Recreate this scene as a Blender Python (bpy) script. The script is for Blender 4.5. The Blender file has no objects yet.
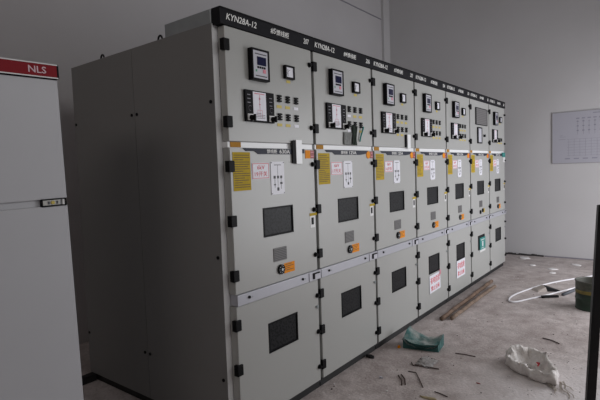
import bpy, bmesh, math, random
from mathutils import Vector, Matrix, noise
random.seed(7)
sc = bpy.context.scene

# ------------------------------------------------------------ camera
CAMPOS = Vector((-1.80266, -1.88226, 1.53203)); YAW, PIT, ROL, FPX = -0.90836, -0.06356, -0.034544, 470.895
fw = Vector((math.sin(-YAW) * math.cos(PIT), math.cos(YAW) * math.cos(PIT), math.sin(PIT)))
rt = Vector((math.cos(YAW), math.sin(YAW), 0)); up = rt.cross(fw)
r2 = rt * math.cos(ROL) + up * math.sin(ROL); u2 = up * math.cos(ROL) - rt * math.sin(ROL)
cd = bpy.data.cameras.new('camera'); cam = bpy.data.objects.new('camera', cd); sc.collection.objects.link(cam)
M = Matrix((r2, u2, -fw)).transposed().to_4x4(); M.translation = CAMPOS
cam.matrix_world = M; cd.sensor_width = 36; cd.lens = FPX / 600 * 36; cd.clip_start = 0.05
sc.camera = cam

# ------------------------------------------------------------ light
w = bpy.data.worlds.new('sky'); sc.world = w; w.use_nodes = True
bgn = w.node_tree.nodes['Background']; bgn.inputs[0].default_value = (0.80, 0.90, 1.0, 1); bgn.inputs[1].default_value = 0.35

def area(name, loc, target, sx, sy, power, col):
    l = bpy.data.lights.new(name, 'AREA'); l.shape = 'RECTANGLE'; l.size = sx; l.size_y = sy; l.energy = power; l.color = col
    o = bpy.data.objects.new(name, l); sc.collection.objects.link(o); o.location = loc
    d = Vector(target) - Vector(loc); o.rotation_euler = d.to_track_quat('-Z', 'Y').to_euler()
    return o
YF = -3.4; XLW = -5.2
area('daylight_doorway', (4.3, YF - .02, 1.30), (4.1, -1.0, 0.5), 3.2, 2.5, 128, (0.96, 0.965, 1.0))
area('daylight_window', (.2, YF - .02, 3.3), (.2, -1.0, 0.4), 4.4, 1.6, 36, (1.0, 0.96, 0.93))
area('daylight_side_window', (XLW - .02, -.4, 3.9), (-1.0, .2, 2.2), 2.6, 1.3, 22, (1.0, 0.86, 0.79))  # warm fill from the upper left; the window around it is added

vs = sc.view_settings; vs.view_transform = 'Standard'; vs.look = 'None'; vs.gamma = 1; vs.use_curve_mapping = False; vs.exposure = 0.0

# ------------------------------------------------------------ materials
def mat(name, col, rough=.5, metal=0.0, var=0.0, vscale=4.0, bump=0.0, bscale=60.0, col2=None, spec=0.5, coat=0):
    m = bpy.data.materials.new(name); m.use_nodes = True; nt = m.node_tree; b = nt.nodes['Principled BSDF']
    b.inputs['Base Color'].default_value = (*col, 1); b.inputs['Roughness'].default_value = rough; b.inputs['Metallic'].default_value = metal
    b.inputs['Specular IOR Level'].default_value = spec
    tc = nt.nodes.new('ShaderNodeTexCoord')
    if var or col2:
        n = nt.nodes.new('ShaderNodeTexNoise'); n.inputs['Scale'].default_value = vscale; n.inputs['Detail'].default_value = 6
        nt.links.new(tc.outputs['Object'], n.inputs['Vector'])
        r = nt.nodes.new('ShaderNodeValToRGB'); r.color_ramp.elements[0].position = .35; r.color_ramp.elements[1].position = .65
        c2 = col2 or tuple(c * (1 - var) for c in col)
        r.color_ramp.elements[0].color = (*c2, 1); r.color_ramp.elements[1].color = (*col, 1)
        nt.links.new(n.outputs['Fac'], r.inputs[0]); nt.links.new(r.outputs[0], b.inputs['Base Color'])
    if bump:
        n2 = nt.nodes.new('ShaderNodeTexNoise'); n2.inputs['Scale'].default_value = bscale; n2.inputs['Detail'].default_value = 4
        bp = nt.nodes.new('ShaderNodeBump'); bp.inputs['Strength'].default_value = bump; bp.inputs['Distance'].default_value = .01
        nt.links.new(tc.outputs['Object'], n2.inputs['Vector']); nt.links.new(n2.outputs['Fac'], bp.inputs['Height']); nt.links.new(bp.outputs[0], b.inputs['Normal'])
    return m
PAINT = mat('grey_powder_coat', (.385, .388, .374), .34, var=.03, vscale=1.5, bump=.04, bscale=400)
PAINTS = mat('grey_powder_coat_side', (.22, .22, .216), .5, var=.05, vscale=1.2, bump=.04, bscale=400)  # same paint as the fronts, darkened to carry the shade of the side
GALV = mat('zinc_plate', (.34, .37, .38), .38, metal=.4, var=.12, vscale=9)
RAIL = mat('white_rail', (.82, .83, .84), .35)
BAND = mat('pale_aluminium_band', (.44, .445, .49), .34, metal=.15, var=.05)
BLACK = mat('black_enamel', (.008, .0075, .009), .5, spec=.08)
HEADER = mat('charcoal_header', (.011, .011, .014), .5, spec=.12)
HINGE = mat('black_plastic', (.007, .007, .008), .5, spec=.10)
PLINTH = mat('black_base', (.012, .012, .013), .6, var=.3)
WHITE = mat('white_plastic', (.70, .70, .70), .4)
INK = mat('white_lettering', (.80, .80, .78), .5)
YEL = mat('yellow_sticker', (.50, .345, .012), .6, var=.12, vscale=30, spec=.2)
YELD = mat('yellow_label', (.56, .44, .08), .5)
OCHRE = mat('ochre_tag', (.42, .20, .015), .6, spec=.2)
ORANGE = mat('orange_sticker', (.80, .27, .004), .6, spec=.2)
REDT = mat('red_tag', (.30, .055, .05), .5)
RED = mat('red_print', (.62, .05, .07), .5)
PINK = mat('pink_print', (.65, .22, .28), .5)
DARKPRINT = mat('dark_print', (.06, .06, .07), .6)
GREYPRINT = mat('grey_print', (.22, .21, .24), .6)
PAPER = mat('white_card', (.74, .74, .80), .45)
LILAC = mat('pale_face', (.50, .50, .55), .35)
LCD = mat('lcd_blue', (.012, .014, .05), .12)
VENTM = mat('grey_vent', (.16, .155, .155), .5)
TEAL = mat('teal_plastic', (.015, .22, .20), .4)
SLATE = mat('slate_nameplate', (.022, .025, .042), .5, spec=.2)
GREEND = mat('green_print', (.05, .3, .15), .5)
mat_dk = mat('brown_print', (.10, .065, .02), .6)
mat_vd = mat('vent_slots', (.07, .068, .068), .6)
DOORLINE = mat('door_gasket', (.05, .05, .05), .7)

# mesh glass for the viewing windows
GLASS = mat('dark_mesh_glass', (.018, .019, .021), .35, spec=.1)
nt = GLASS.node_tree; b = nt.nodes['Principled BSDF']; tc = nt.nodes.new('ShaderNodeTexCoord'); vo = nt.nodes.new('ShaderNodeTexVoronoi'); vo.inputs['Scale'].default_value = 70
rp = nt.nodes.new('ShaderNodeValToRGB'); rp.color_ramp.elements[0].position = .25; rp.color_ramp.elements[0].color = (.008, .008, .009, 1)
rp.color_ramp.elements[1].position = .6; rp.color_ramp.elements[1].color = (.022, .023, .025, 1)
nt.links.new(tc.outputs['Object'], vo.inputs['Vector']); nt.links.new(vo.outputs['Distance'], rp.inputs[0]); nt.links.new(rp.outputs[0], b.inputs['Base Color'])

def wall_mat(name, c1, c2, sc1=.7):
    m = mat(name, c1, .85, col2=c2, vscale=sc1, bump=.12, bscale=14); return m
WALLM = wall_mat('grey_plaster', (.52, .505, .515), (.48, .465, .475))
WALLR = wall_mat('pale_plaster', (.54, .53, .54), (.50, .49, .495))
CEILM = wall_mat('ceiling_plaster', (.42, .41, .40), (.40, .39, .38))
# warm grimy concrete
FLOORM = mat('dusty_concrete', (.40, .345, .325), .8)
nt = FLOORM.node_tree; b = nt.nodes['Principled BSDF']; tc = nt.nodes.new('ShaderNodeTexCoord')
def nz(s, d=6, dist=0):
    n = nt.nodes.new('ShaderNodeTexNoise'); n.inputs['Scale'].default_value = s; n.inputs['Detail'].default_value = d; n.inputs['Distortion'].default_value = dist
    nt.links.new(tc.outputs['Object'], n.inputs['Vector']); return n
def ramp(src, a, ca, b_, cb):
    r = nt.nodes.new('ShaderNodeValToRGB'); r.color_ramp.elements[0].position = a; r.color_ramp.elements[0].color = (*ca, 1)
    r.color_ramp.elements[1].position = b_; r.color_ramp.elements[1].color = (*cb, 1); nt.links.new(src.outputs['Fac'], r.inputs[0]); return r
def mix(kind, fac, a, b_):
    m = nt.nodes.new('ShaderNodeMix'); m.data_type = 'RGBA'; m.blend_type = kind; m.inputs[0].default_value = fac
    nt.links.new(a.outputs[0] if a.type != 'MIX' else a.outputs[2], m.inputs[6]); nt.links.new(b_.outputs[0] if b_.type != 'MIX' else b_.outputs[2], m.inputs[7]); return m
A = ramp(nz(1.1, 8, .4), .35, (.46, .40, .385), .68, (.62, .56, .545))
B = ramp(nz(9, 8, .2), .35, (.70, .68, .67), .65, (1, 1, 1))
Cc = ramp(nz(70, 3), .40, (.72, .72, .72), .60, (1.0, 1.0, 1.0))
D = ramp(nz(3.4, 7, 1.2), .60, (0, 0, 0), .74, (.10, .10, .10))
x = mix('MULTIPLY', .9, A, B); x = mix('MULTIPLY', .55, x, Cc); x = mix('ADD', 1, x, D)
# paler ragged patch in the floor colour near the white bag, fading outward
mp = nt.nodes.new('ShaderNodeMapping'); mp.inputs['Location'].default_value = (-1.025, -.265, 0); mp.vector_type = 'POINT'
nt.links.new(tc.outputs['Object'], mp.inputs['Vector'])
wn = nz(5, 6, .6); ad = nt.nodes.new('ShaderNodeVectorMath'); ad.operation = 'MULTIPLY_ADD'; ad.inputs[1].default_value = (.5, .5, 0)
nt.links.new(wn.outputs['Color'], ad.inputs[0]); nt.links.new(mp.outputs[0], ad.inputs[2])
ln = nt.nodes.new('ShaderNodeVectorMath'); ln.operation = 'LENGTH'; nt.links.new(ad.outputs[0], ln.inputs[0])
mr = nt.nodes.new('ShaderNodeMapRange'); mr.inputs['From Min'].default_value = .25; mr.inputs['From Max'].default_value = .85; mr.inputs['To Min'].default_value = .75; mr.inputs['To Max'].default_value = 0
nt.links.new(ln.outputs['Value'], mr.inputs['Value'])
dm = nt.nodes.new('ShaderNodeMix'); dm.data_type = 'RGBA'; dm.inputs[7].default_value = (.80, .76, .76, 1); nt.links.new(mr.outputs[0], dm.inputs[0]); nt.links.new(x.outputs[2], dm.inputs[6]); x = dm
nt.links.new(x.outputs[2], b.inputs['Base Color'])
bp = nt.nodes.new('ShaderNodeBump'); bp.inputs['Strength'].default_value = .5; bp.inputs['Distance'].default_value = .01
nt.links.new(nz(45, 8).outputs['Fac'], bp.inputs['Height']); nt.links.new(bp.outputs[0], b.inputs['Normal'])

# ------------------------------------------------------------ helpers
ABS = {}
def put(o, parent, p):
    ABS[o.name] = Vector(p)
    sc.collection.objects.link(o)
    if parent is not None:
        o.parent = parent; o.location = Vector(p) - ABS[parent.name]
    else: o.location = p
    return o
def tag(o, label=None, cat=None, group=None, kind=None):
    for k, v in (('label', label), ('category', cat), ('group', group), ('kind', kind)):
        if v: o[k] = v
    return o
def empty(name, p, label, cat, group=None):
    o = bpy.data.objects.new(name, None); o.empty_display_size = .1; put(o, None, p); return tag(o, label, cat, group)
def addbox(bm, x0, x1, y0, y1, z0, z1, bev=0):
    r = bmesh.ops.create_cube(bm, size=1); vs_ = r['verts']
    for v in vs_:
        v.co = Vector((x0 + (v.co.x + .5) * (x1 - x0), y0 + (v.co.y + .5) * (y1 - y0), z0 + (v.co.z + .5) * (z1 - z0)))
    if bev:
        es = list({e for v in vs_ for e in v.link_edges}); bmesh.ops.bevel(bm, geom=es, offset=bev, segments=2, affect='EDGES', profile=.5)
def mesh_obj(name, bm, m, parent, p, smooth=False):
    me = bpy.data.meshes.new(name); bm.to_mesh(me); bm.free()
    for mm in (m if isinstance(m, (list, tuple)) else [m]): me.materials.append(mm)
    if smooth:
        for f in me.polygons: f.use_smooth = True
    return put(bpy.data.objects.new(name, me), parent, p)
def boxes(name, lst, m, parent, bev=0):
    """lst of absolute boxes joined into ONE mesh, origin at the first box's centre"""
    a = lst[0]; c = Vector(((a[0] + a[1]) / 2, (a[2] + a[3]) / 2, (a[4] + a[5]) / 2)); bm = bmesh.new()
    for q in lst: addbox(bm, q[0] - c.x, q[1] - c.x, q[2] - c.y, q[3] - c.y, q[4] - c.z, q[5] - c.z, bev)
    return mesh_obj(name, bm, m, parent, c)
def box(name, x0, x1, y0, y1, z0, z1, m, parent, bev=0):
    return boxes(name, [(x0, x1, y0, y1, z0, z1)], m, parent, bev)
def cyl(name, x, y, z, r, d, m, parent, axis='Y', seg=20, r2_=None, bev=0):
    bm = bmesh.new(); bmesh.ops.create_cone(bm, cap_ends=True, segments=seg, radius1=r, radius2=r if r2_ is None else r2_, depth=d)
    R = {'Y': Matrix.Rotation(math.pi / 2, 3, 'X'), 'X': Matrix.Rotation(math.pi / 2, 3, 'Y'), 'Z': Matrix.Identity(3)}[axis]
    bmesh.ops.rotate(bm, verts=bm.verts, cent=(0, 0, 0), matrix=R)
    if bev: bmesh.ops.bevel(bm, geom=[e for e in bm.edges if len(e.link_faces) == 2 and e.calc_face_angle() > 1], offset=bev, segments=2, affect='EDGES')
    return mesh_obj(name, bm, m, parent, (x, y, z))
def prism(name, pts, y0, y1, m, parent):
    """polygon in X-Z extruded along Y"""
    cx = sum(p[0] for p in pts) / len(pts); cz = sum(p[1] for p in pts) / len(pts); bm = bmesh.new()
    f = bm.faces.new([bm.verts.new((a - cx, y0, c - cz)) for a, c in pts])
    r = bmesh.ops.extrude_face_region(bm, geom=[f]); bmesh.ops.translate(bm, verts=[v for v in r['geom'] if isinstance(v, bmesh.types.BMVert)], vec=(0, y1 - y0, 0))
    bmesh.ops.recalc_face_normals(bm, faces=bm.faces)
    return mesh_obj(name, bm, m, parent, (cx, 0, cz))
TCACHE = {}
def text(name, s, x0, x1, z0, z1, y, m, parent, shear=0.0, axis='front'):
    """lettering fitted to a rectangle on a face looking to -Y (front) or -X (right wall)"""
    key = (s, shear)
    if key not in TCACHE:
        cu = bpy.data.curves.new('lettering', 'FONT'); cu.body = s; cu.size = 1; cu.extrude = .004; cu.resolution_u = 2; cu.shear = shear; cu.offset = .008
        ob = bpy.data.objects.new('lettering_tmp', cu); sc.collection.objects.link(ob)
        dg = bpy.context.evaluated_depsgraph_get(); me = bpy.data.meshes.new_from_object(ob.evaluated_get(dg))
        sc.collection.objects.unlink(ob); bpy.data.objects.remove(ob); TCACHE[key] = me
    me = TCACHE[key].copy(); me.name = name
    xs = [v.co.x for v in me.vertices]; ys = [v.co.y for v in me.vertices]
    if not xs: return None
    mnx, mxx, mny, mxy = min(xs), max(xs), min(ys), max(ys); cx, cz = (x0 + x1) / 2, (z0 + z1) / 2
    for v in me.vertices:
        a = (v.co.x - mnx) / (mxx - mnx) * (x1 - x0) + x0 - cx; c = (v.co.y - mny) / (mxy - mny) * (z1 - z0) + z0 - cz; dd = -v.co.z * .12 
        v.co = (a, dd, c)
    me.materials.clear(); me.materials.append(m)
    return put(bpy.data.objects.new(name, me), parent, (cx, y, cz))
def tube(name, pts, r, m, parent=None, seg=8, cyclic=False, taper=None, smooth_iter=0):
    pts = [Vector(p) for p in pts]
    for _ in range(smooth_iter):
        q = [pts[0]]
        for a, b_ in zip(pts, pts[1:]): q += [a * .75 + b_ * .25, a * .25 + b_ * .75]
        q.append(pts[-1]); pts = q
    c = sum(pts, Vector()) / len(pts); bm = bmesh.new(); rings = []
    for i, p in enumerate(pts):
        d = (pts[min(i + 1, len(pts) - 1)] - pts[max(i - 1, 0)]).normalized()
        a = d.cross(Vector((0, 0, 1)));
        if a.length < .05: a = d.cross(Vector((1, 0, 0)))
        a.normalize(); b_ = d.cross(a); rr = r * (taper[i] if taper else 1)
        rings.append([bm.verts.new(p - c + (a * math.cos(t) + b_ * math.sin(t)) * rr) for t in [2 * math.pi * k / seg for k in range(seg)]])
    for r0, r1 in zip(rings, rings[1:]):
        for k in range(seg): bm.faces.new((r0[k], r0[(k + 1) % seg], r1[(k + 1) % seg], r1[k]))
    bm.faces.new(rings[0][::-1]); bm.faces.new(rings[-1]); bmesh.ops.recalc_face_normals(bm, faces=bm.faces)
    return mesh_obj(name, bm, m, parent, c, smooth=True)

# ------------------------------------------------------------ the room
XR, YB, XL, ZC = 6.55, 2.37, -5.2, 5.2
def struct(name, *b_, m=WALLM, bev=0):
    o = boxes(name, list(b_), m, None, bev); o['kind'] = 'structure'; return o
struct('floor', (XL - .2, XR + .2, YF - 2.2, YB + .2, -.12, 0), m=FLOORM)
struct('wall_back', (XL - .2, XR + .2, YB, YB + .2, 0, ZC))
struct('wall_right', (XR, XR + .2, YF - .2, YB, 0, ZC), m=WALLR)
struct('wall_left', (XL - .2, XL, YF - .2, YB, 0, 3.2), (XL - .2, XL, YF - .2, YB, 4.6, ZC), (XL - .2, XL, YF - .2, -1.7, 3.2, 4.6), (XL - .2, XL, .9, YB, 3.2, 4.6))
struct('window_2', (XL - .12, XL - .06, -1.7, .9, 3.2, 3.26), (XL - .12, XL - .06, -1.7, .9, 4.54, 4.6), (XL - .12, XL - .06, -1.7, -1.64, 3.26, 4.54), (XL - .12, XL - .06, .84, .9, 3.26, 4.54), (XL - .12, XL - .06, -.43, -.37, 3.26, 4.54), m=GALV)  # unseen window frame added to go with the warm fill
struct('ceiling', (XL - .2, XR + .2, YF - .2, YB + .2, ZC, ZC + .15), m=CEILM)
# front wall (behind the photographer) with the doorway and the window the daylight comes through
struct('wall_front', (XL, -2, YF - .2, YF, 0, ZC), (-2, 2.7, YF - .2, YF, 0, 2.5), (-2, 2.4, YF - .2, YF, 4.1, ZC), (2.4, 2.7, YF - .2, YF, 2.5, ZC), (2.7, 5.9, YF - .2, YF, 2.65, ZC), (5.9, XR, YF - .2, YF, 0, ZC))
struct('window_1', (-2, 2.4, YF - .12, YF - .06, 2.5, 2.56), (-2, 2.4, YF - .12, YF - .06, 4.04, 4.1), *[(-2 + k * 1.085, -1.94 + k * 1.085, YF - .12, YF - .06, 2.56, 4.04) for k in range(5)], m=GALV)
struct('door_1', (2.7, 2.76, YF - .15, YF - .05, 0, 2.65), (5.84, 5.9, YF - .15, YF - .05, 0, 2.65), (2.76, 5.84, YF - .15, YF - .05, 2.59, 2.65), m=GALV)
struct('trim_1', (6.31, XR - .001, YB - .05, YB, 0, ZC), m=WALLR)          # shallow pier in the far corner
struct('trim_2', (XL, 6.31, YB - .006, YB, 4.28, 4.30), m=GREYPRINT)       # joint line high on the back wall
# broken skirting along the far wall
bm = bmesh.new(); random.seed(3)
SK = mat('dark_broken_skirting', (.05, .045, .045), .9, var=.4, vscale=20)
yy = -.33
while yy < .9:
    l = random.uniform(.03, .08); h = random.uniform(.008, .030); addbox(bm, -.03 - random.uniform(0, .02), 0, yy, yy + l, 0, h); yy += l
o = mesh_obj('baseboard_right', bm, SK, None, (XR, 0, 0)); o['kind'] = 'structure'
struct('trim_3', (XR - .008, XR, YF, -.34, 0, .018), m=GREYPRINT)
o = struct('trim_4', (-3.4, -.04, 1.50, 1.56, 0, .05), m=PLINTH)       # steel edge of the cable trench

# ------------------------------------------------------------ switchgear row
BX = [0, .8075, 1.6160, 2.4270, 3.2310, 4.0100, 4.7864, 5.5568]
GAP = .028
T = .055      # door thickness
DEP = 1.58
LAB = ['nearest tall grey switchgear cabinet, its dark side panels closing the left end of the row',
       'second switchgear cabinet from the near end, a grey-green cloth strip on its upper door',
       'third switchgear cabinet from the near end, behind the crushed teal bag on the floor',
       'fourth switchgear cabinet from the near end, red-lettered sign overlapping its lower window, behind the poles',
       'fifth switchgear cabinet, red-lettered sign under its lower window, left of the teal-signed one',
       'sixth switchgear cabinet, large dark grille panel on top and teal sign on lower window',
       'last switchgear cabinet at the far end of the row, teal tag at its right edge']
NUM = ['#5', '#4', '#3', '#2', '#1', '#1', '#2']
ROOM = ['207', '206', '205', '204', '203', '202', '201']

def lines(name, x0, x1, z0, z1, y, n, m, parent, seed, fill=.5, jitter=.5, th=.0006):
    rnd = random.Random(seed); L = []; st = (z1 - z0) / n
    for k in range(n):
        zt = z1 - k * st; xe = x1 - (x1 - x0) * jitter * rnd.random() * (rnd.random() > .5)
        L.append((x0, xe, y - th, y, zt - st * fill, zt))
    return boxes(name, L, m, parent)

def hinge(door, X, z, i):
    h = .062
    box('hinge', X - .018, X + .026, -.012, .022, z - h / 2, z + h / 2, HINGE, door, .003)
def lock(door, X, z):
    bm = bmesh.new()
    for r, y0, y1 in ((.017, -.006, 0), (.0125, -.020, -.005)):
        q = bmesh.ops.create_cone(bm, cap_ends=True, segments=14, radius1=r, radius2=r * .92, depth=y1 - y0)
        bmesh.ops.rotate(bm, verts=q['verts'], cent=(0, 0, 0), matrix=Matrix.Rotation(math.pi / 2, 3, 'X')); bmesh.ops.translate(bm, verts=q['verts'], vec=(0, (y0 + y1) / 2, 0))
    addbox(bm, -.002, .002, -.0215, -.0195, -.008, .008)
    mesh_obj('door_lock', bm, HINGE, door, (X, 0, z))
def door_slab(name, x0, x1, z0, z1, par, holes=()):
    """folded sheet door with a real opening for its viewing window"""
    if not holes: return box(name, x0, x1, 0, T - .004, z0, z1, PAINT, par, .0035)
    hx0, hx1, hz0, hz1 = holes[0]; c = ((x0 + x1) / 2, T / 2, (z0 + z1) / 2)
    bm = bmesh.new(); Y0, Y1 = -T / 2, T / 2 - .004
    X = [x0 - c[0], hx0 - c[0], hx1 - c[0], x1 - c[0]]; Z = [z0 - c[2], hz0 - c[2], hz1 - c[2], z1 - c[2]]
    for Y in (Y0, Y1):
        g = [[bm.verts.new((a, Y, b_)) for b_ in Z] for a in X]
        for i in range(3):
            for j in range(3):
                if (i, j) == (1, 1): continue
                bm.faces.new((g[i][j], g[i + 1][j], g[i + 1][j + 1], g[i][j + 1]))
        if Y == Y0: g0 = g
    def q(a, b_): bm.faces.new((g0[a[0]][a[1]], g0[b_[0]][b_[1]], g[b_[0]][b_[1]], g[a[0]][a[1]]))
    for k in range(3): q((k, 0), (k + 1, 0)); q((k, 3), (k + 1, 3)); q((0, k), (0, k + 1)); q((3, k), (3, k + 1))
    for a, b_ in (((1, 1), (2, 1)), ((2, 1), (2, 2)), ((2, 2), (1, 2)), ((1, 2), (1, 1))): q(a, b_)
    bmesh.ops.recalc_face_normals(bm, faces=bm.faces)
    es = [e for e in bm.edges if len(e.link_faces) == 2 and e.calc_face_angle() > 1 and any(v.co.y < 0 for v in e.verts)]
    bmesh.ops.bevel(bm, geom=es, offset=.003, segments=2, affect='EDGES')
    return mesh_obj(name, bm, PAINT, par, c)
def viewing_window(x0, x1, z0, z1, cab):
    g = .009
    fr = boxes('viewing_window', [(x0, x1, -.003, .004, z0, z0 + g), (x0, x1, -.003, .004, z1 - g, z1), (x0, x0 + g, -.003, .004, z0 + g, z1 - g), (x1 - g, x1, -.003, .004, z0 + g, z1 - g)], HINGE, cab)
    box('window_glass', x0 + g, x1 - g, .004, .010, z0 + g, z1 - g, GLASS, fr)
def frame4(name, x0, x1, y0, y1, z0, z1, g, m, par, bev=0):
    return boxes(name, [(x0, x1, y0, y1, z0, z0 + g), (x0, x1, y0, y1, z1 - g, z1), (x0, x0 + g, y0, y1, z0 + g, z1 - g), (x1 - g, x1, y0, y1, z0 + g, z1 - g)], m, par, bev)

def cabinet(i):
    X0, X1 = BX[i], BX[i + 1]; W = X1 - X0; s = W / .8033
    def X(v): return X0 + v * s
    c = empty('switchgear_cabinet', (X0, 0, 0), LAB[i], 'cabinet', 'grey switchgear cabinets in the row')
    xl = X0 if i else -.038
    # carcass: open-fronted frame, so the joints between doors are real recesses
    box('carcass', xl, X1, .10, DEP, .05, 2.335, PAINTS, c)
    boxes('front_frame', [(xl, X0 + .004, T, .10, .05, 2.335), (X1 - .030 , X1 - .001, T, .10, .05, 2.335), (X0 + .004, X1 - .03, T, .10, 1.62, 1.76), (X0 + .004, X1 - .03, T, .10, .74, .90)], RAIL if i == 0 else PAINT, c)
    box('gap_seal', X1 - GAP + .001, X1 - .001, .030, T, .075, 2.33, DOORLINE, c)
    box('plinth', xl + .01, X1, .035, DEP - .03, 0, .05, PLINTH, c)
    box('plinth_rail', X0 + .004, X1, .02, .10, .045, .068, PLINTH, c)
    if i == 0:
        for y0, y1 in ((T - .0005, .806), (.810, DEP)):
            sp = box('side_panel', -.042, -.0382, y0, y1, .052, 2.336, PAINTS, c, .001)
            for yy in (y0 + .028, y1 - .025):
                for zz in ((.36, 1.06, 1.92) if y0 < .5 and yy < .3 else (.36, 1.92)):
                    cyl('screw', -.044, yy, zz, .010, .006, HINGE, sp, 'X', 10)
    # raised relay duct on the roof
    box('roof_duct', xl, X1, .062, .46, 2.3355, 2.412, GALV, c, .002)
    if i == 0:
        for yy in (.60, 1.27):
            n = 16; pts = [(.03, yy + .020 * math.cos(t), 2.365 + .026 * math.sin(t)) for t in [2 * math.pi * k / n for k in range(n + 1)]]
            e = tube('lifting_eye', pts, .006, HINGE, c, 8); cyl('eye_base', .03, yy, 2.339, .015, .008, HINGE, e, 'Z', 14)
    # header with its lettering
    hd = box('header_panel', xl + (.0 if i else .006), X1 - .0015, -.006, .060, 2.326, 2.4145, HEADER, c, .0015)
    box('header_edge', xl + .008, X1 - .002, -.0075, -.006, 2.404, 2.4145, BLACK, hd)
    text('lettering', 'KYN28A-12', X(.012), X(.250), 2.353, 2.388, -.0065, INK, hd, .25)
    text('lettering', NUM[i], X(.372), X(.420), 2.353, 2.388, -.0065, INK, hd, .15)
    text('lettering', '馈线柜' if i != 5 else '计量柜', X(.424), X(.545), 2.352, 2.388, -.0065, INK, hd, .12)
    text('lettering', ROOM[i], X(.692), X(.752), 2.353, 2.388, -.0065, INK, hd, .25)
    # three doors
    d1 = door_slab('instrument_door', X(0), X1 - GAP, 1.702, 2.322, c)
    d2 = door_slab('breaker_door', X(0), X1 - GAP, .848, 1.668, c, [(X(.249), X(.529), 1.139, 1.313)])
    d3 = door_slab('cable_door', X(0), X1 - GAP, .071, .780, c, [(X(.258), X(.538), .431, .614)])
    for z in (2.222, 1.808): hinge(d1, X0, z, i)
    for z in (1.565, 1.262, .955): hinge(d2, X0, z, i)
    for z in (.675, .420, .172): hinge(d3, X0, z, i)
    for z in (2.225, 1.81): lock(d1, X(.754), z)
    for z in (1.567, 1.262, .954): lock(d2, X(.754), z)
    for z in (.670, .418, .170): lock(d3, X(.758), z)
    boxes('latch', [(X(.738), X(.768), -.006, 0, .592, .602), (X(.745), X(.755), -.012, -.006, .582, .602)], GALV, d3)
    # white rail with ochre tag
    box('frame_rail', X(0), X1 - GAP, .012, T, 1.669, 1.701, RAIL, c)
    box('ochre_tag', X(.018), X(.098), .0085, .0118, 1.671, 1.700, OCHRE, c)
    # pale band between the middle and lower doors, with captive screws
    bd = box('cover_band', X(.006), X1 - .001, -.008, .050, .783, .8455, BAND, c, .0015)
    for xx in (.097, .597):
        cyl('band_screw', X(xx), -.011, .818, .0085, .008, HINGE, bd, 'Y', 12)
        cyl('band_rivet', X(xx + .028), -.0095, .814, .0035, .004, GALV, bd, 'Y', 8)
    box('sliding_plate', X(.665), X(.792), -.013, -.0085, .786, .843, LILAC, bd, .001)
    boxes('interlock_hook', [(X(.705), X(.775), -.022, -.013, .828, .836), (X(.705), X(.717), -.022, -.013, .796, .828)], HINGE, bd)
    # protective relay + ammeter, or the metering display on the sixth
    if i != 5:
        x0, x1, z0, z1 = X(.173), X(.320), 2.054, 2.232
        r = frame4('protection_relay', x0, x1, -.034, 0, z0, z1, .011, BLACK, c, .001)
        f = box('relay_face', x0 + .011, x1 - .011, -.030, -.002, z0 + .011, z1 - .011, LILAC, r)
        box('display', x0 + .045, x1 - .028, -.0325, -.0302, z1 - .092, z1 - .044, LCD, r)
        boxes('button_row', [(x0 + .046 + k * .018, x0 + .057 + k * .018, -.034, -.0302, z1 - .110, z1 - .099) for k in range(4)], HINGE, r)
        boxes('green_mark', [(x0 + .030, x0 + .042, -.0306, -.0301, z1 - .131, z1 - .118)], GREEND, r)
        boxes('pink_key', [(x0 + .092, x0 + .116, -.032, -.0301, z1 - .134, z1 - .113)], PINK, r)
        for z_ in (z1 - .032, z0 + .022): box('printed_line', x0 + .028, x1 - .022, -.0306, -.0301, z_, z_ + .006, DARKPRINT, r)
        x0, x1, z0, z1 = X(.482), X(.573), 2.100, 2.183
        r = frame4('ammeter', x0, x1, -.022, 0, z0, z1, .011, BLACK, c, .001)
        box('dial_face', x0 + .011, x1 - .011, -.016, -.002, z0 + .011, z1 - .011, PAPER, r)
        n = 9; pts = [(x0 + .060 + .040 * math.cos(t) - .0, -.0165, z0 + .018 + .040 * math.sin(t)) for t in [math.pi / 2 + .25 + (k / n) * 1.1 for k in range(n)]]
        tube('dial_scale', pts, .0012, DARKPRINT, r, 4)
        boxes('needle', [(x0 + .026, x0 + .029, -.0175, -.0162, z0 + .018, z0 + .060)], DARKPRINT, r)
        box('range_label', X(.510), X(.548), -.0015, -.0002, 2.078, 2.096, YELD, c)
        # indicator panel (mimic diagram)
        x0, x1, z0, z1 = X(.125), X(.369), 1.817, 1.995
        r = box('indicator_panel', x0, x1, -.016, 0, z0, z1, BLACK, c, .002)
        mx0, mx1 = X(.184), X(.293)
        box('mimic_face', mx0, mx1, -.0185, -.0162, 1.826, 1.988, PAPER, r)
        cx = (mx0 + mx1) / 2
        boxes('mimic_diagram', [(mx0 + .012, mx1 - .012, -.0192, -.0186, 1.976, 1.981), (cx - .0015, cx + .0015, -.0192, -.0186, 1.90, 1.974), (cx - .006, cx + .006, -.0192, -.0186, 1.945, 1.956), (cx - .007, cx + .007, -.0192, -.0186, 1.915, 1.921),
              (cx - .020, cx + .020, -.0192, -.0186, 1.884, 1.886), (cx - .020, cx - .018, -.0192, -.0186, 1.85, 1.884), (cx + .018, cx + .020, -.0192, -.0186, 1.84, 1.884), (cx - .001, cx + .001, -.0192, -.0186, 1.845, 1.90)], PINK, r)
        lines('mimic_print', mx0 + .02, mx1 - .012, 1.832, 1.868, -.0186, 4, GREYPRINT, r, i, .35)
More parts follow.
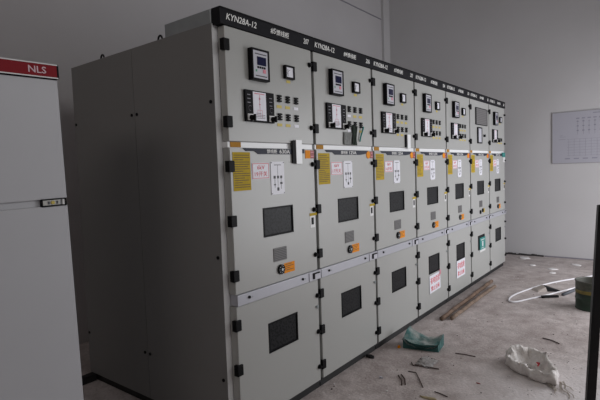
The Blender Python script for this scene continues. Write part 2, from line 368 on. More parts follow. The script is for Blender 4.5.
        for kx, nm in ((X(.1605), 0), (X(.3420), 1)):
            p = box('knob_plate', kx - .024, kx + .022, -.0190, -.0160, 1.824, 1.860, WHITE, r, .001)
            bm = bmesh.new(); q = bmesh.ops.create_cone(bm, cap_ends=True, segments=16, radius1=.0165, radius2=.014, depth=.020)
            bmesh.ops.rotate(bm, verts=q['verts'], cent=(0, 0, 0), matrix=Matrix.Rotation(math.pi / 2, 3, 'X')); addbox(bm, -.006, .006, -.022, -.010, -.018, .018, .002)
            mesh_obj('rotary_knob', bm, HINGE, r, (kx + .004, -.030, 1.838))
            n = 10; pts = [(kx + .014 * math.cos(t), -.0168, 1.892 + .014 * math.sin(t)) for t in [.8 + 4.2 * k / n for k in range(n + 1)]]
            tube('dial_ring', pts, .0015, GREYPRINT, r, 4)
        boxes('panel_print', [(X(.140) , X(.165), -.0166, -.016, 1.965 - k * .022, 1.970 - k * .022) for k in range(3)] + [(X(.325), X(.350), -.0166, -.016, 1.960 - k * .022, 1.964 - k * .022) for k in range(3)], GREYPRINT, r)
        # six link switches with their labels
        if i < 5 or True:
            for rz, lz in ((1.973, 1.924), (1.862, 1.813)):
                if i == 6 and rz > 1.9: continue
                for k, xx in enumerate((.432, .513, .597)):
                    a = X(xx)
                    sw = boxes('link_switch', [(a - .004, a + .004, -.010, 0, rz - .022, rz + .022)] + [(a - .019, a + .017, -.011, -.001, rz - .0205 + q * .0155, rz - .0105 + q * .0155) for q in range(3)], HINGE, c, .001)
                    pale = (k == 2) if i == 0 else (k == 0 if i == 1 else False)
                    lb = box('switch_label', a - .023, a + .023, -.0016, -.0002, lz - .009, lz + .009, PAPER if pale else YELD, c)
    else:
        r = frame4('metering_display', X(.195), X(.672), -.014, 0, 2.022, 2.235, .008, BLACK, c, .001)
        box('display_grille', X(.195) + .008, X(.672) - .008, -.010, -.002, 2.030, 2.227, VENTM, r)
        boxes('grille_bars', [(X(.21), X(.657), -.0125, -.0102, 2.045 + k * .022, 2.053 + k * .022) for k in range(8)], mat('dark_grille', (.11, .105, .105), .5), r)
        r = frame4('slim_indicator', X(.262), X(.428), -.018, 0, 1.790, 1.992, .014, BLACK, c, .001)
        box('indicator_face', X(.262) + .014, X(.428) - .014, -.013, -.002, 1.804, 1.978, LILAC, r)
        cyl('rotary_knob', X(.543), -.012, 1.893, .016, .024, HINGE, c, 'Y', 16)
    # nameplate strip with lettering
    r = prism('nameplate', [(X(.100), 1.6665), (X(.700 if i else .566), 1.6665), (X(.660 if i else .566), 1.642), (X(.575 if i else .545), 1.633), (X(.225), 1.633), (X(.195), 1.650), (X(.125), 1.650)], -.004, -.0003, SLATE, c)
    text('lettering', '馈线柜', X(.300), X(.392), 1.637, 1.662, -.0045, INK, r)
    text('lettering', '630A' if i == 0 else '125A', X(.415), X(.515), 1.637, 1.662, -.0045, INK, r)
    # stickers
    r = box('instruction_sticker', X(.020), X(.158), -.0016, -.0002, 1.427, 1.643, YEL, c)
    lines('printed_lines', X(.028), X(.150), 1.436, 1.628, -.0017, 15, mat_dk, r, 10 + i, .28, .5)
    r = box('warning_sign', X(.170), X(.316), -.0022, -.0003, 1.488, 1.582, PAPER, c)
    frame4('red_border', X(.173), X(.313), -.0028, -.0022, 1.491, 1.579, .0035, RED, r)
    text('lettering', '6kV', X(.212), X(.276), 1.543, 1.568, -.0024, RED, r)
    text('lettering', '%d开关' % (19 if i == 0 else 18 - i), X(.190), X(.298), 1.501, 1.533, -.0024, RED, r)
    r = box('diagram_plate', X(.330), X(.454), -.0030, -.0003, 1.388, 1.588, PAPER, c)
    for a, b_ in ((.336, 1.582), (.448, 1.582), (.336, 1.394), (.448, 1.394)): cyl('plate_screw', X(a), -.0035, b_, .003, .003, HINGE, r, 'Y', 8)
    cx = X(.392)
    boxes('circuit_diagram', [(cx - .001, cx + .001, -.0036, -.003, 1.50, 1.565), (X(.36), X(.425), -.0036, -.003, 1.566, 1.570), (X(.352), X(.372), -.0036, -.003, 1.485, 1.502), (X(.384), X(.402), -.0036, -.003, 1.485, 1.502), (X(.414), X(.432), -.0036, -.003, 1.485, 1.502),
           (cx - .001, cx + .001, -.0036, -.003, 1.42, 1.484), (X(.362), X(.365), -.0036, -.003, 1.43, 1.484), (X(.420), X(.423), -.0036, -.003, 1.42, 1.484), (X(.383), X(.402), -.0036, -.003, 1.41, 1.43), (X(.355), X(.372), -.0036, -.003, 1.444, 1.452), (X(.412), X(.434), -.0036, -.003, 1.450, 1.462)], DARKPRINT, r)
    viewing_window(X(.249), X(.529), 1.139, 1.313, c)
    viewing_window(X(.258), X(.538), .431, .614, c)
    r = box('vent_plate', X(.327), X(.452), -.004, 0, .977, 1.060, VENTM, c, .003)
    boxes('louvre', [(X(.334), X(.445), -.0055, -.004, .984 + k * .0105, .989 + k * .0105) for k in range(7)], mat_vd, r)
    if i != 5:
        r = cyl('lock_dial', X(.390), -.006, .923, .030, .012, HINGE, c, 'Y', 22)
        cyl('dial_centre', X(.390), -.014, .923, .009, .006, GALV, r, 'Y', 12)
        boxes('dial_marks', [(X(.390) + .021 * math.cos(t) - .002, X(.390) + .021 * math.cos(t) + .002, -.0128, -.012, .923 + .021 * math.sin(t) - .002, .923 + .021 * math.sin(t) + .002) for t in [k * math.pi / 4 for k in range(8)]], WHITE, r)
        r = box('orange_sticker', X(.423), X(.527), -.0016, -.0002, .889, .952, ORANGE, c)
        lines('printed_lines', X(.435), X(.515), .897, .945, -.0017, 4, mat_dk, r, 40 + i, .3)
    else:
        r = cyl('lock_dial', X(.36), -.006, .915, .024, .012, HINGE, c, 'Y', 22)
        cyl('lock_dial', X(.46), -.006, .93, .024, .012, HINGE, c, 'Y', 22)
        box('orange_sticker', X(.49), X(.55), -.0016, -.0002, .895, .95, YEL, c)
    # seal label near the lock
    r = box('seal_label', X(.709), X(.762), -.0016, -.0002, 1.142, 1.238, WHITE, c)
    box('seal_top', X(.704), X(.785), -.0024, -.0017, 1.222, 1.240, YEL, r); box('seal_window', X(.722), X(.748), -.0024, -.0017, 1.163, 1.210, HINGE, r)
    # orange and red tags by the upper lock
    if i < 6:
        if i == 0: box('orange_tag', X(.678), X(.731), -.003, -.0003, 1.607, 1.661, ORANGE, c)
        else: cyl('orange_tag', X(.700), -.002, 1.634, .030, .004, ORANGE, c, 'Y', 20)
        r = box('red_tag', X(.731), X(.774), -.003, -.0003, 1.607, 1.661, REDT, c)
        [box('printed_line', X(.738), X(.767), -.0036, -.003, z, z + .006, PINK, r) for z in (1.645, 1.617)]
    return c, X
CAB = [cabinet(i) for i in range(7)]

# things that only some cabinets have
c, X = CAB[0]
box('dark_gap', .538, .5695, -.012, -.0045, 1.576, 1.720, BLACK, c); r = box('cover_box', .570, .630, -.016, -.0005, 1.572, 1.725, RAIL, c, .001); r['label'] = 'white folded plate box hooked over the joint'  # black strip stands in for the shaded left side of the cover box
box('black_tab', .640, .668, -.006, -.0003, 1.640, 1.668, SLATE, c)
c, X = CAB[1]
CLOTH = mat('grey_green_cloth', (.055, .075, .06), .9, var=.3, vscale=40, bump=.3, bscale=150)
CLOTHL = mat('pale_grey_cloth', (.42, .43, .42), .8, var=.2, vscale=40, bump=.2)
def cloth(name, pts, y, th, m, par):
    bm = bmesh.new(); n = 8; rows = []
    (ax, az), (bx, bz), (cx_, cz_), (dx, dz) = pts       # top-left, top-right, bottom-right, bottom-left
    for j in range(n + 1):
        v = j / n; row = []
        for k in range(n + 1):
            u = k / n; x_ = (ax * (1 - u) + bx * u) * (1 - v) + (dx * (1 - u) + cx_ * u) * v; z_ = (az * (1 - u) + bz * u) * (1 - v) + (dz * (1 - u) + cz_ * u) * v
            row.append(bm.verts.new((x_ - ax, -abs(math.sin(u * 5 + v * 2)) * th - .002, z_ - az)))
        rows.append(row)
    for a, b_ in zip(rows, rows[1:]):
        for k in range(n): bm.faces.new((a[k], a[k + 1], b_[k + 1], b_[k]))
    q = bmesh.ops.solidify(bm, geom=bm.faces[:], thickness=.0015)
    return mesh_obj(name, bm, m, par, (ax, y, az), True)
t = empty('cloth_strip', (1.30, -.003, 1.78), 'grey-green cloth strip with a teal tie on the upper door of the second cabinet', 'cloth')
cloth('cloth_body', [(1.270, 1.858), (1.335, 1.850), (1.330, 1.706), (1.262, 1.706)], -.003, .012, CLOTH, t)
cloth('cloth_fold', [(1.150, 1.800), (1.268, 1.800), (1.258, 1.706), (1.150, 1.706)], -.002, .006, CLOTHL, t)
tube('tie', [(1.425, -.016, 1.850), (1.41, -.016, 1.82), (1.385, -.012, 1.77), (1.375, -.010, 1.735)], .006, TEAL, t, 8, smooth_iter=1, taper=None)
c, X = CAB[2]
box('dark_gap', 2.186, 2.2145, -.012, -.0005, 1.706, 1.818, BLACK, c); r = box('cover_box', 2.215, 2.280, -.016, -.0005, 1.694, 1.822, RAIL, c, .001); r['label'] = 'white folded plate box hooked over the joint'  # black strip again paints the shade on this box's left side
def sign(xa, xb, za, zb, c, seed, rot):
    r = box('red_lettered_sign', xa, xb, -.0055, -.0035, za, zb, PAPER, c)
    h = zb - za; wdt = xb - xa
    text('lettering', '有电危险', xa + wdt * .08, xb - wdt * .06, za + h * .50, zb - h * .12, -.0058, RED, r, .1)
    text('lettering', '禁止合闸', xa + wdt * .12, xb - wdt * .12, za + h * .10, za + h * .38, -.0058, RED, r)
    r.rotation_euler.y = rot
sign(2.687, 2.972, .236, .416, CAB[3][0], 1, -.03)
sign(3.468, 3.745, .232, .430, CAB[4][0], 2, 0)
bm = bmesh.new()
r = cyl('sign_seal', 2.965, -.0045, .405, .028, .002, PINK, CAB[3][0], 'Y', 18)
r = box('teal_sign', 4.318, 4.550, -.0055, -.0035, .425, .580, TEAL, CAB[5][0]); box('white_border', 4.318, 4.550, -.0055, -.0035, .395, .4245, WHITE, r)
boxes('printed_figure', [(4.41, 4.46, -.0062, -.0056, .465, .53), (4.36, 4.51, -.0062, -.0056, .545, .555), (4.38, 4.49, -.0062, -.0056, .44, .448)], WHITE, r)
r = box('teal_tag', 5.385, 5.528, -.010, -.0045, 1.618, 1.682, TEAL, CAB[6][0]); box('white_tag', 5.430, 5.524, -.009, -.0003, 1.545, 1.615, WHITE, CAB[6][0])
box('yellow_label', 5.50, 5.52, -.0016, -.0002, 1.16, 1.22, YEL, CAB[6][0])

# ------------------------------------------------------------ cabinet with the red header at the left
NX, NY, NT = -.702, .35, 2.046
t = empty('distribution_cabinet', (NX - .4, NY, 0), 'pale grey cabinet with a red header and chrome handle, at the left edge', 'cabinet')
WP = mat('pale_cabinet_paint', (.50, .505, .53), .42, var=.04, vscale=1.5, bump=.05, bscale=300)
box('carcass', NX - .80, NX - .002, NY + .03, NY + .60, .05, 2.035, WP, t); box('plinth', NX - .78, NX - .02, NY + .05, NY + .58, 0, .05, PLINTH, t)
box('upper_door', NX - .80, NX, NY, NY + .028, 1.432, 1.978, WP, t, .003)
d = box('lower_door', NX - .80, NX, NY, NY + .028, .07, 1.401, WP, t, .003)
box('door_channel', NX - .80, NX - .105, NY + .012, NY + .03, 1.4015, 1.4315, WP, t)
hd = box('header_panel', NX - .80, NX + .001, NY - .012, NY + .03, 1.985, 2.046, mat('red_enamel', (.22, .007, .014), .5, spec=.15), t, .001)
boxes('silver_edge', [(NX - .80, NX, NY - .014, NY - .0121, 2.041, 2.046), (NX - .80, NX, NY - .014, NY - .0121, 1.982, 1.987)], WHITE, hd)
box('end_cap', NX - .004, NX + .004, NY - .013, NY + .035, 1.982, 2.047, BLACK, hd)
box('header_shadow_gap', NX - .80, NX, NY + .004, NY + .03, 1.978, 1.985, BLACK, t)
text('lettering', 'NLS', NX - .128, NX - .052, 2.000, 2.030, NY - .0125, mat('pale_pink_lettering', (.62, .45, .50), .4), hd)
h = frame4('handle', NX - .118, NX - .006, NY - .006, NY + .014, 1.3985, 1.4345, .005, HINGE, t, .001)
box('handle_plate', NX - .112, NX - .034, NY - .002, NY + .012, 1.404, 1.429, mat('chrome_plate', (.78, .78, .74), .25, metal=.6), h, .002)
cyl('keyhole', NX - .068, NY - .004, 1.4165, .008, .006, YELD, h, 'Y', 14); [box('handle_mark', NX - a, NX - a + .008, NY - .004, NY - .002, 1.409, 1.423, DARKPRINT, h) for a in (.090, .052)]
box('handle_tip', NX - .024, NX - .014, NY - .003, NY + .012, 1.404, 1.429, WHITE, h)
t.rotation_euler.y = math.radians(-1.0)

# ------------------------------------------------------------ drawing on the far wall
t = empty('wall_drawing', (XR, -.45, 1.49), 'pale framed wiring drawing with rows of faint lines, mounted on the far pale wall', 'poster')
DR = mat('drawing_paper', (.41, .405, .46), .5)
s_ = box('sheet', XR - .010, XR - .001, -1.75, -.455, 1.492, 2.284, DR, t)
boxes('drawing_frame', [(XR - .013, XR - .010, -1.75, -.450, 2.277, 2.287), (XR - .013, XR - .010, -1.75, -.450, 1.488, 1.497), (XR - .013, XR - .010, -.459, -.450, 1.497, 2.277), (XR - .013, XR - .010, -1.75, -1.741, 1.497, 2.277)], mat('drawing_frame_strip', (.30, .29, .30), .5), t)
L = []; rnd = random.Random(5)
def dr(y0, y1, z0, z1): L.append((XR - .0112, XR - .0101, -y1, -y0, z0, z1))
for k in range(12):
    yy = .78 + k * .075
    dr(yy, yy + .045, 2.165, 2.182); dr(yy + .02, yy + .024, 1.93, 2.15)
    for z in (2.12, 2.05, 1.98): dr(yy + .008, yy + .036, z, z + rnd.uniform(.006, .02))
for k in range(7): dr(.66, 1.70, 1.86 - k * .042, 1.863 - k * .042)
for k in range(14): dr(.68 + k * .075, .683 + k * .075, 1.60, 1.86)
for k in range(9): dr(.63 + k * .12, .70 + k * .12, 1.555, 1.572)
dr(1.0, 1.7, 2.235, 2.248); dr(.56, .64, 1.90, 1.904); dr(.55, .64, 1.86, 1.866); dr(.56, .60, 1.92, 1.925)
boxes('drawing_lines', L, mat('faint_ink', (.27, .265, .32), .6), t)

# ------------------------------------------------------------ things on the floor
WOOD = mat('weathered_wood', (.20, .13, .09), .8, var=.45, vscale=14, bump=.3)
WOOD2 = mat('brown_wood', (.24, .17, .125), .8, var=.4, vscale=18, bump=.3)
def pole(a, b_, r, label, m):
    n = 10; pts = [Vector(a).lerp(Vector(b_), k / n) + Vector((0, random.uniform(-.004, .004), 0)) for k in range(n + 1)]
    return tag(tube('wooden_pole', pts, r, m, None, 10), label, 'pole', 'poles lying along the row')
pole((4.40, -.125, .023), (2.62, -.150, .023), .022, 'wooden pole lying closest to the cabinet bases', WOOD)
pole((4.16, -.225, .021), (2.69, -.222, .021), .020, 'outer wooden pole on the open floor side of the pair', WOOD2)
pts = [(5.9, -1.42), (5.37, -1.145), (4.874, -.827), (4.499, -.668), (4.151, -.562), (3.90, -.505), (3.72, -.50), (3.61, -.53), (3.60, -.575), (3.66, -.62), (3.776, -.668), (4.036, -.798), (4.307, -.917), (4.586, -1.032), (4.9, -1.17), (5.3, -1.36)]
PVC = mat('white_pvc', (.72, .71, .74), .35)
tag(tube('plastic_tube', [(a, b_, .010) for a, b_ in pts], .0095, PVC, None, 10, smooth_iter=2), 'thin white plastic tube bent in a long hoop on the floor by the green drum', 'tube')

def lathe(name, prof, x, y, z, m, parent, seg=28):
    bm = bmesh.new(); rings = []
    for r, h in prof: rings.append([bm.verts.new((r * math.cos(2 * math.pi * k / seg), r * math.sin(2 * math.pi * k / seg), h)) for k in range(seg)])
    for a, b_ in zip(rings, rings[1:]):
        for k in range(seg): bm.faces.new((a[k], a[(k + 1) % seg], b_[(k + 1) % seg], b_[k]))
    bmesh.ops.recalc_face_normals(bm, faces=bm.faces)
    return mesh_obj(name, bm, m, parent, (x, y, z), True)
t = empty('paint_drum', (3.80, -1.29, 0), 'dented dark green drum with grey rim and yellow band beside the black frame', 'drum')
DG = mat('drum_green', (.010, .032, .017), .5, var=.5, vscale=12); DW = mat('drum_grey_print', (.09, .09, .07), .5, col2=(.025, .035, .025), vscale=16)
lathe('drum_body', [(.001, .0), (.150, .0), (.153, .006), (.150, .012), (.150, .115), (.154, .122), (.154, .130), (.150, .137), (.150, .19)], 3.80, -1.29, 0, DG, t)
lathe('yellow_stripe', [(.1500, .19), (.1512, .191), (.1512, .229), (.150, .23)], 3.80, -1.29, 0, mat('drum_yellow', (.17, .13, .025), .5, var=.3, vscale=20), t)
lathe('printed_band', [(.150, .23), (.151, .232), (.151, .318), (.150, .322)], 3.80, -1.29, 0, DW, t)
lathe('drum_rim', [(.150, .318), (.156, .322), (.158, .330), (.154, .336), (.146, .334), (.144, .322), (.144, .06), (.001, .05)], 3.80, -1.29, 0, mat('rim_tin', (.12, .12, .105), .5, metal=.3, var=.3), t)
bm = bmesh.new()
for k in range(4):
    a = math.radians(205 + k * 9)
    for zz in (.285, .262):
        q = bmesh.ops.create_cube(bm, size=1); R = Matrix.Rotation(a, 3, 'Z')
        for v in q['verts']: v.co = R @ Vector((.152 + v.co.x * .002, v.co.y * (.016), zz - .02 + v.co.z * .012)) 
mesh_obj('drum_print', bm, WHITE, t, (3.80, -1.29, 0))

t.scale.z = .89
# white woven bag, mouth open, lying on its side
def bag():
    t = empty('woven_bag', (1.95, -1.08, 0), 'crumpled white woven plastic bag lying open on the floor at the lower right', 'bag')
    A_ = Vector((2.05, -.96)); B_ = Vector((1.70, -1.28)); c_ = (A_ + B_) / 2; ax = (B_ - A_).normalized(); ay = Vector((-ax.y, ax.x)); La = (A_ - B_).length / 2; Lb = .125
    prof = [(.90, .002), (1.0, .010), (1.03, .030), (1.02, .055), (.98, .075), (.92, .082), (.85, .074), (.80, .050), (.66, .026), (.50, .020), (.30, .018), (.15, .020), (.001, .018)]
    N = 72; bm = bmesh.new(); rings = []
    for j, (r, h) in enumerate(prof):
        row = []
        for k in range(N):
            th = 2 * math.pi * k / N; ca, sa = math.cos(th), math.sin(th)
            wob = 1 + .07 * math.sin(3 * th + 1) + .05 * math.sin(7 * th + j * .5) + .03 * math.sin(13 * th + j)
            hh = h * (1 + .45 * max(0, -ca) ** 2 + .35 * max(0, sa) * (1 - abs(ca)) + .10 * math.sin(4 * th + .8) + .05 * math.sin(9 * th))
            p = c_ + ax * (ca * La * r * wob) + ay * (sa * Lb * r * wob * (1 - .15 * ca))
            n_ = noise.noise_vector(Vector((p.x * 14, p.y * 26, j * .8))) * (.026 if 1 < j else .003)
            row.append(bm.verts.new((p.x + n_.x - 1.95, p.y + n_.y + 1.08, max(.001, hh + n_.z * .8 + (.003 * math.sin(k * 2.3 + j) if j > 1 else 0)))))
        rings.append(row)
    for a, b_ in zip(rings, rings[1:]):
        for k in range(N): bm.faces.new((a[k], a[(k + 1) % N], b_[(k + 1) % N], b_[k]))
    bmesh.ops.recalc_face_normals(bm, faces=bm.faces)
    mesh_obj('bag_shell', bm, mat('woven_white', (.80, .77, .75), .7, col2=(.62, .58, .55), vscale=14, bump=1.0, bscale=45), t, (1.95, -1.08, 0), True)
    bm = bmesh.new(); random.seed(4)
    for q in range(9):
        s0 = B_ + ay * random.uniform(-.03, .07) + ax * random.uniform(-.03, .02); d_ = (ax * random.uniform(.06, .2) + ay * random.uniform(-.05, .05)); w_ = random.uniform(.010, .026)
        prev = None
        for k in range(6):
            p = s0 + d_ * (k / 5) + ay * .012 * math.sin(k * 1.7 + q); z_ = .004 + .02 * (1 - k / 5) * random.random() + q * .0008
            cur = [bm.verts.new((p.x + ay.x * e * w_ * (1 - k / 8) - 1.95, p.y + ay.y * e * w_ * (1 - k / 8) + 1.08, z_)) for e in (-.5, .5)]
            if prev: bm.faces.new((prev[0], prev[1], cur[1], cur[0]))
            prev = cur
    bmesh.ops.solidify(bm, geom=bm.faces[:], thickness=.001)
    o = mesh_obj('frayed_strip', bm, mat('frayed_fibre', (.52, .47, .42), .8), t, (1.95, -1.08, 0)); o['kind'] = 'stuff'
    tube('red_thread', [(1.90, -1.165, .060), (1.885, -1.150, .066), (1.876, -1.165, .060), (1.862, -1.160, .052)], .006, RED, t, 6)
bag()

# crushed teal bag with cement dust on top
def tealbag():
    t = empty('cement_bag', (1.95, -.2, 0), 'crushed teal bag dusted with pale cement at the foot of the third cabinet', 'bag')
    fl, fr_, br, bl = Vector((1.770, -.140, .085)), Vector((1.835, -.425, .060)), Vector((2.03, -.40, .095)), Vector((1.93, -.13, .150))
    n = 14; bm = bmesh.new(); top = []; bot = []
    for j in range(n + 1):
        v = j / n; rt_ = []; rb_ = []
        for k in range(n + 1):
            u = k / n; p = (fl * (1 - u) + fr_ * u) * (1 - v) + (bl * (1 - u) + br * u) * v
            sag = .055 * math.sin(math.pi * u) * (.65 + .35 * v) * (1 - .3 * (1 - v)); q = noise.noise_vector(p * 14)
            z_ = max(.012, p.z - sag + q.z * .018)
            rt_.append(bm.verts.new((p.x + q.x * .012 - 1.95, p.y + q.y * .012 + .2, z_)))
            rb_.append(bm.verts.new((p.x * 1.0 - 1.95 + .006 * (1 - 2 * v), p.y + .2, .001)))
        top.append(rt_); bot.append(rb_)
    for j in range(n):
        for k in range(n):
            f = bm.faces.new((top[j][k], top[j][k + 1], top[j + 1][k + 1], top[j + 1][k])); f.material_index = 1
            bm.faces.new((bot[j][k], bot[j + 1][k], bot[j + 1][k + 1], bot[j][k + 1]))
    for k in range(n):
        for a, b_ in (((0, k), (0, k + 1)), ((n, k), (n, k + 1)), ((k, 0), (k + 1, 0)), ((k, n), (k + 1, n))):
            bm.faces.new((top[a[0]][a[1]], top[b_[0]][b_[1]], bot[b_[0]][b_[1]], bot[a[0]][a[1]]))
    bmesh.ops.recalc_face_normals(bm, faces=bm.faces)
    tl = mat('teal_sacking', (.03, .12, .115), .6, var=.4, vscale=20, bump=.3); du = mat('dusty_teal_sacking', (.42, .42, .40), .85, col2=(.05, .14, .135), vscale=9, bump=.6, bscale=60)
    mesh_obj('bag_body', bm, [tl, du], t, (1.95, -.2, 0), False)
    # torn flap along the front rim, overhanging
    bm = bmesh.new(); prev = None
    for k in range(15):
        u = k / 14; p = fl.lerp(fr_, u); z_ = max(.03, p.z - .050 * math.sin(math.pi * u) + .006 * math.sin(k * 1.9)); q = Vector((-.012, .002, 0))
        cur = [bm.verts.new((p.x - 1.95 + .02, p.y + .2, z_ + .006)), bm.verts.new((p.x - 1.95 + q.x - .006, p.y + .2, z_ - .004))]
        if prev: bm.faces.new((prev[0], prev[1], cur[1], cur[0]))
        prev = cur
    bmesh.ops.solidify(bm, geom=bm.faces[:], thickness=.003); mesh_obj('torn_rim', bm, du, t, (1.95, -.2, 0), True)
tealbag()

def scrap(name, cx, cy, sx, sy, h, m, label, cat, rot=0, seed=1, group=None, rough_=.35):
    """irregular thin fragment lying flat"""
    rnd = random.Random(seed); n = 11; bm = bmesh.new(); b0 = []; t0 = []
    for k in range(n):
        a = 2 * math.pi * k / n; r = 1 - rough_ * rnd.random(); x_, y_ = sx / 2 * r * math.cos(a), sy / 2 * r * math.sin(a)
        xr, yr = x_ * math.cos(rot) - y_ * math.sin(rot), x_ * math.sin(rot) + y_ * math.cos(rot)
        b0.append(bm.verts.new((xr, yr, .0005))); t0.append(bm.verts.new((xr * .92, yr * .92, h * rnd.uniform(.6, 1.1))))
    ct = bm.verts.new((0, 0, h * 1.05))
    for k in range(n): bm.faces.new((b0[k], b0[(k + 1) % n], t0[(k + 1) % n], t0[k])); bm.faces.new((t0[k], t0[(k + 1) % n], ct))
    bm.faces.new(b0[::-1]); bmesh.ops.recalc_face_normals(bm, faces=bm.faces)
    return tag(mesh_obj(name, bm, m, None, (cx, cy, 0)), label, cat, group)
# trowel-like offcuts inside the hoop of tube
t = empty('sheet_offcut', (4.33, -.73, 0), 'pale folded offcut with a black end lying across the far side of the white tube', 'scrap')
bm = bmesh.new()
def wedge(bm, p):
    vs_ = [bm.verts.new(q) for q in p]; F = ((0, 1, 2, 3), (4, 7, 6, 5), (0, 4, 5, 1), (1, 5, 6, 2), (2, 6, 7, 3), (3, 7, 4, 0))
    for f in F: bm.faces.new([vs_[k] for k in f])
wedge(bm, [(-.02, .14, 0), (-.14, .03, 0), (-.05, -.06, 0), (.07, .02, 0), (-.01, .10, .018), (-.10, .03, .022), (-.045, -.04, .052), (.035, .01, .058)]); bmesh.ops.recalc_face_normals(bm, faces=bm.faces)
mesh_obj('pale_half', bm, mat('dusty_board', (.42, .37, .34), .8, var=.2, vscale=20), t, (4.33, -.73, 0))
bm = bmesh.new(); wedge(bm, [(.08, .01, 0), (-.045, -.065, 0), (.02, -.19, 0), (.05, -.18, 0), (.045, .00, .056), (-.035, -.05, .050), (.025, -.17, .012), (.045, -.17, .012)]); bmesh.ops.recalc_face_normals(bm, faces=bm.faces)
mesh_obj('black_half', bm, HINGE, t, (4.33, -.73, 0))
t = tube('rubber_offcut', [(3.95, -.790, .016), (3.99, -.83, .018), (4.03, -.87, .014), (4.08, -.935, .012)], .016, HINGE, None, 8, smooth_iter=1, taper=None); tag(t, 'short black rubber offcut beside the near side of the white tube', 'scrap')
t = tube('slate_batten', [(4.17, -.965, .014), (4.42, -1.060, .030)], .018, mat('slate_grey', (.07, .075, .09), .6), None, 6); tag(t, 'slate grey batten leaning toward the green drum', 'batten')
# twigs, wires and scraps near the cabinets
TW = mat('dark_twig', (.085, .055, .048), .8, var=.3, vscale=40)
def twig(pts, r, label, m=TW, name='twig', group='twigs and wires on the floor'):
    tag(tube(name, [(a, b_, r * .75 + .001) for a, b_ in pts], r * .75, m, None, 6), label, 'twig', group)
twig([(1.268, -.345), (1.21, -.40), (1.139, -.435)], .006, 'left of two short dark twigs lying side by side')
twig([(1.292, -.358), (1.24, -.41), (1.160, -.452)], .006, 'right of two short dark twigs lying side by side')
twig([(1.371, -.375), (1.383, -.432), (1.29, -.50), (1.187, -.571)], .0045, 'bent dark wire like a hook, right of the pair of short twigs')
twig([(1.53, -.33), (1.49, -.36), (1.51, -.43), (1.525, -.521), (1.53, -.55)], .006, 'dark twig under the clear plastic scrap')
twig([(1.894, -.545), (1.91, -.62), (1.91, -.700)], .0045, 'thin straight twig on open floor between the two bags')
twig([(1.172, -.660), (1.168, -.70), (1.150, -.758)], .0045, 'dark twig just above the yellowish paper strip')
twig([(2.62, -1.05), (2.60, -1.13), (2.55, -1.19)], .006, 'small dark twig on the floor behind the white bag')
twig([(2.05, -1.02), (2.02, -.99)], .003, 'tiny dark twig beside the white bag') if False else None
CLR = mat('clear_film', (.72, .70, .69), .35, var=.3, vscale=30); CLR.node_tree.nodes['Principled BSDF'].inputs['Alpha'].default_value = .55
def film():
    bm = bmesh.new(); n = 9; R_ = []; 
    for j in range(n + 1):
        row = []
        for k in range(n + 1):
            u, v = k / n - .5, j / n - .5; q = noise.noise_vector(Vector((u * 5, v * 5, 2.2))); z_ = .004 + abs(q.z) * .035 * (1 - (u * u + v * v) * 2)
            row.append(bm.verts.new((u * .19 + q.x * .03 + v * .04, v * .13 + q.y * .03, max(.002, z_))))
        R_.append(row)
    for a, b_ in zip(R_, R_[1:]):
        for k in range(n): bm.faces.new((a[k], a[k + 1], b_[k + 1], b_[k]))
    bmesh.ops.solidify(bm, geom=bm.faces[:], thickness=.0008)
    tag(mesh_obj('plastic_film', bm, CLR, None, (1.60, -.43, 0), True), 'crumpled clear plastic scrap on the floor in front of the teal bag', 'plastic')
film()
scrap('orange_crumb', 1.765, -.108, .035, .03, .02, ORANGE, 'small orange fragment at the near corner of the teal bag', 'scrap', seed=2)
scrap('dark_clod', 1.450, -.012, .05, .085, .022, PLINTH, 'flat dark clod lying against the base of the second cabinet', 'scrap', seed=3)
scrap('paper_strip', 1.065, -.665, .035, .15, .010, mat('yellowed_paper', (.40, .33, .20), .8, var=.3, vscale=30), 'crumpled yellowish paper strip at the bottom edge of the picture', 'paper', .15, seed=4)
scrap('white_shard', 1.165, -.26, .02, .035, .012, mat('bluish_shard', (.50, .50, .56), .5), 'small bluish white shard left of the yellowish paper', 'scrap', seed=6)
scrap('red_fragment', 1.46, -.86, .012, .035, .005, REDT, 'thin red fragment on bare floor near the front', 'scrap', seed=8)
FL = mat('plaster_flake', (.72, .70, .70), .8)
for k, (a, b_, sx_, sy_, lab) in enumerate([(6.28, -.10, .25, .20, 'flat white plaster flake on the floor near the end of the row'), (5.6, -.62, .12, .16, 'pale plaster flake in the middle of the far floor'),
                                       (6.05, -.86, .20, .13, 'white plaster flake by the far wall under the drawing'), (5.35, -.66, .10, .12, 'small pale plaster flake nearest the white tube'), (5.75, -.33, .10, .10, 'small plaster flake left of the others on the far floor')]):
    scrap('plaster_flake', a, b_, sx_, sy_, .010, FL, lab, 'flake', .3 * k, 20 + k, 'plaster flakes by the far wall')
# fine crumbs and grit scattered over the floor
bm = bmesh.new(); random.seed(11)
for k in range(900):
    x_ = random.uniform(.8, 6.4); y_ = random.uniform(-1.9, .0) if random.random() < .8 else random.uniform(-3.2, 0); s = random.choice((.002, .003, .004, .005, .007))
    q = bmesh.ops.create_icosphere(bm, subdivisions=1, radius=s * random.uniform(.6, 1))
    mi = 0 if random.random() < .7 else 1
    for v in q['verts']: v.co = Vector((v.co.x * random.uniform(.8, 1.3) + x_, v.co.y * random.uniform(.8, 1.3) + y_, v.co.z * .5 + s * .35))
    for f in {f for v in q['verts'] for f in v.link_faces}: f.material_index = mi
tag(mesh_obj('floor_grit', bm, [FL, mat('dark_grit', (.07, .055, .05), .9)], None, (0, 0, 0)), 'fine crumbs and grit scattered over the bare concrete floor', 'debris', kind='stuff')

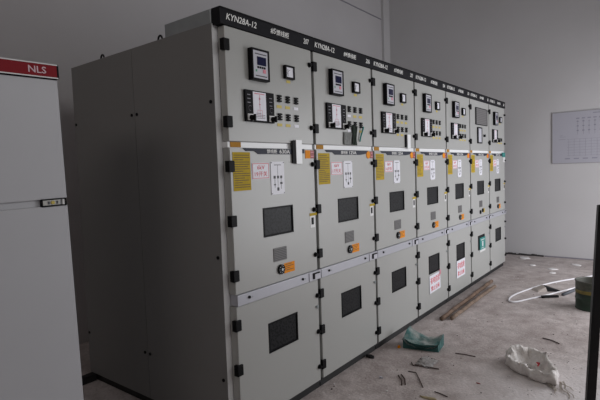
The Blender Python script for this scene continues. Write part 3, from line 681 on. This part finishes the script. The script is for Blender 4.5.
# ------------------------------------------------------------ black steel frame at the right edge
t = empty('steel_frame', (.60, -1.68, 0), 'black steel stand with upright post and rails at the right edge, close to the viewer', 'frame')
FB = mat('black_frame_paint', (.010, .010, .011), .5)
def post(name, x, y, z0, z1, lean=0.0):
    w_ = .0215; return box(name, x - w_, x + w_, y - w_, y + w_, z0, z1, FB, t, .003)
FX, FY = .560, -1.722
Rz = Vector((0.34, -.94, 0)).normalized()            # direction of the rails, away to the right
def beam(name, a, b_, w_=.02):
    return tube(name, [a, b_], w_ * 1.3, FB, t, 4)
def square_bar(name, a, b_, w_):
    a, b_ = Vector(a), Vector(b_); d = (b_ - a).normalized(); s1 = d.cross(Vector((.94, .34, 0)) if abs(d.z) > .5 else Vector((0, 0, 1))).normalized(); s2 = d.cross(s1).normalized(); c_ = (a + b_) / 2
    bm = bmesh.new(); R_ = [[bm.verts.new(p - c_ + s1 * e * w_ + s2 * f * w_) for e, f in ((-1, -1), (1, -1), (1, 1), (-1, 1))] for p in (a, b_)]
    for k in range(4): bm.faces.new((R_[0][k], R_[0][(k + 1) % 4], R_[1][(k + 1) % 4], R_[1][k]))
    bm.faces.new(R_[0]); bm.faces.new(R_[1][::-1]); bmesh.ops.recalc_face_normals(bm, faces=bm.faces)
    bmesh.ops.bevel(bm, geom=bm.edges[:], offset=.003, segments=2, affect='EDGES')
    return mesh_obj(name, bm, FB, t, c_)
P0 = Vector((FX, FY, 0)); P1 = P0 + Rz * .55; Q = Vector((.94, .34, 0)) * .45; TOPZ = 1.30
LEAN = Vector((.064, -.055, 0))
for p in (P0, P1, P0 + Q, P1 + Q):
    square_bar('post', p, p + LEAN + Vector((0, 0, TOPZ)), .0205)
for z in (TOPZ - .02, .625):
    for a, b_ in ((P0, P1), (P0 + Q, P1 + Q), (P0, P0 + Q), (P1, P1 + Q)):
        if z < 1 and not (a is P0 and b_ is P1): continue
        off = LEAN * (z / TOPZ) + Vector((0, 0, z)); square_bar('rail', a + off, b_ + off, .016)
cyl('adjusting_knob', P0.x + LEAN.x - .022, P0.y + LEAN.y + .014, 1.315, .014, .03, HINGE, t, 'X', 14)
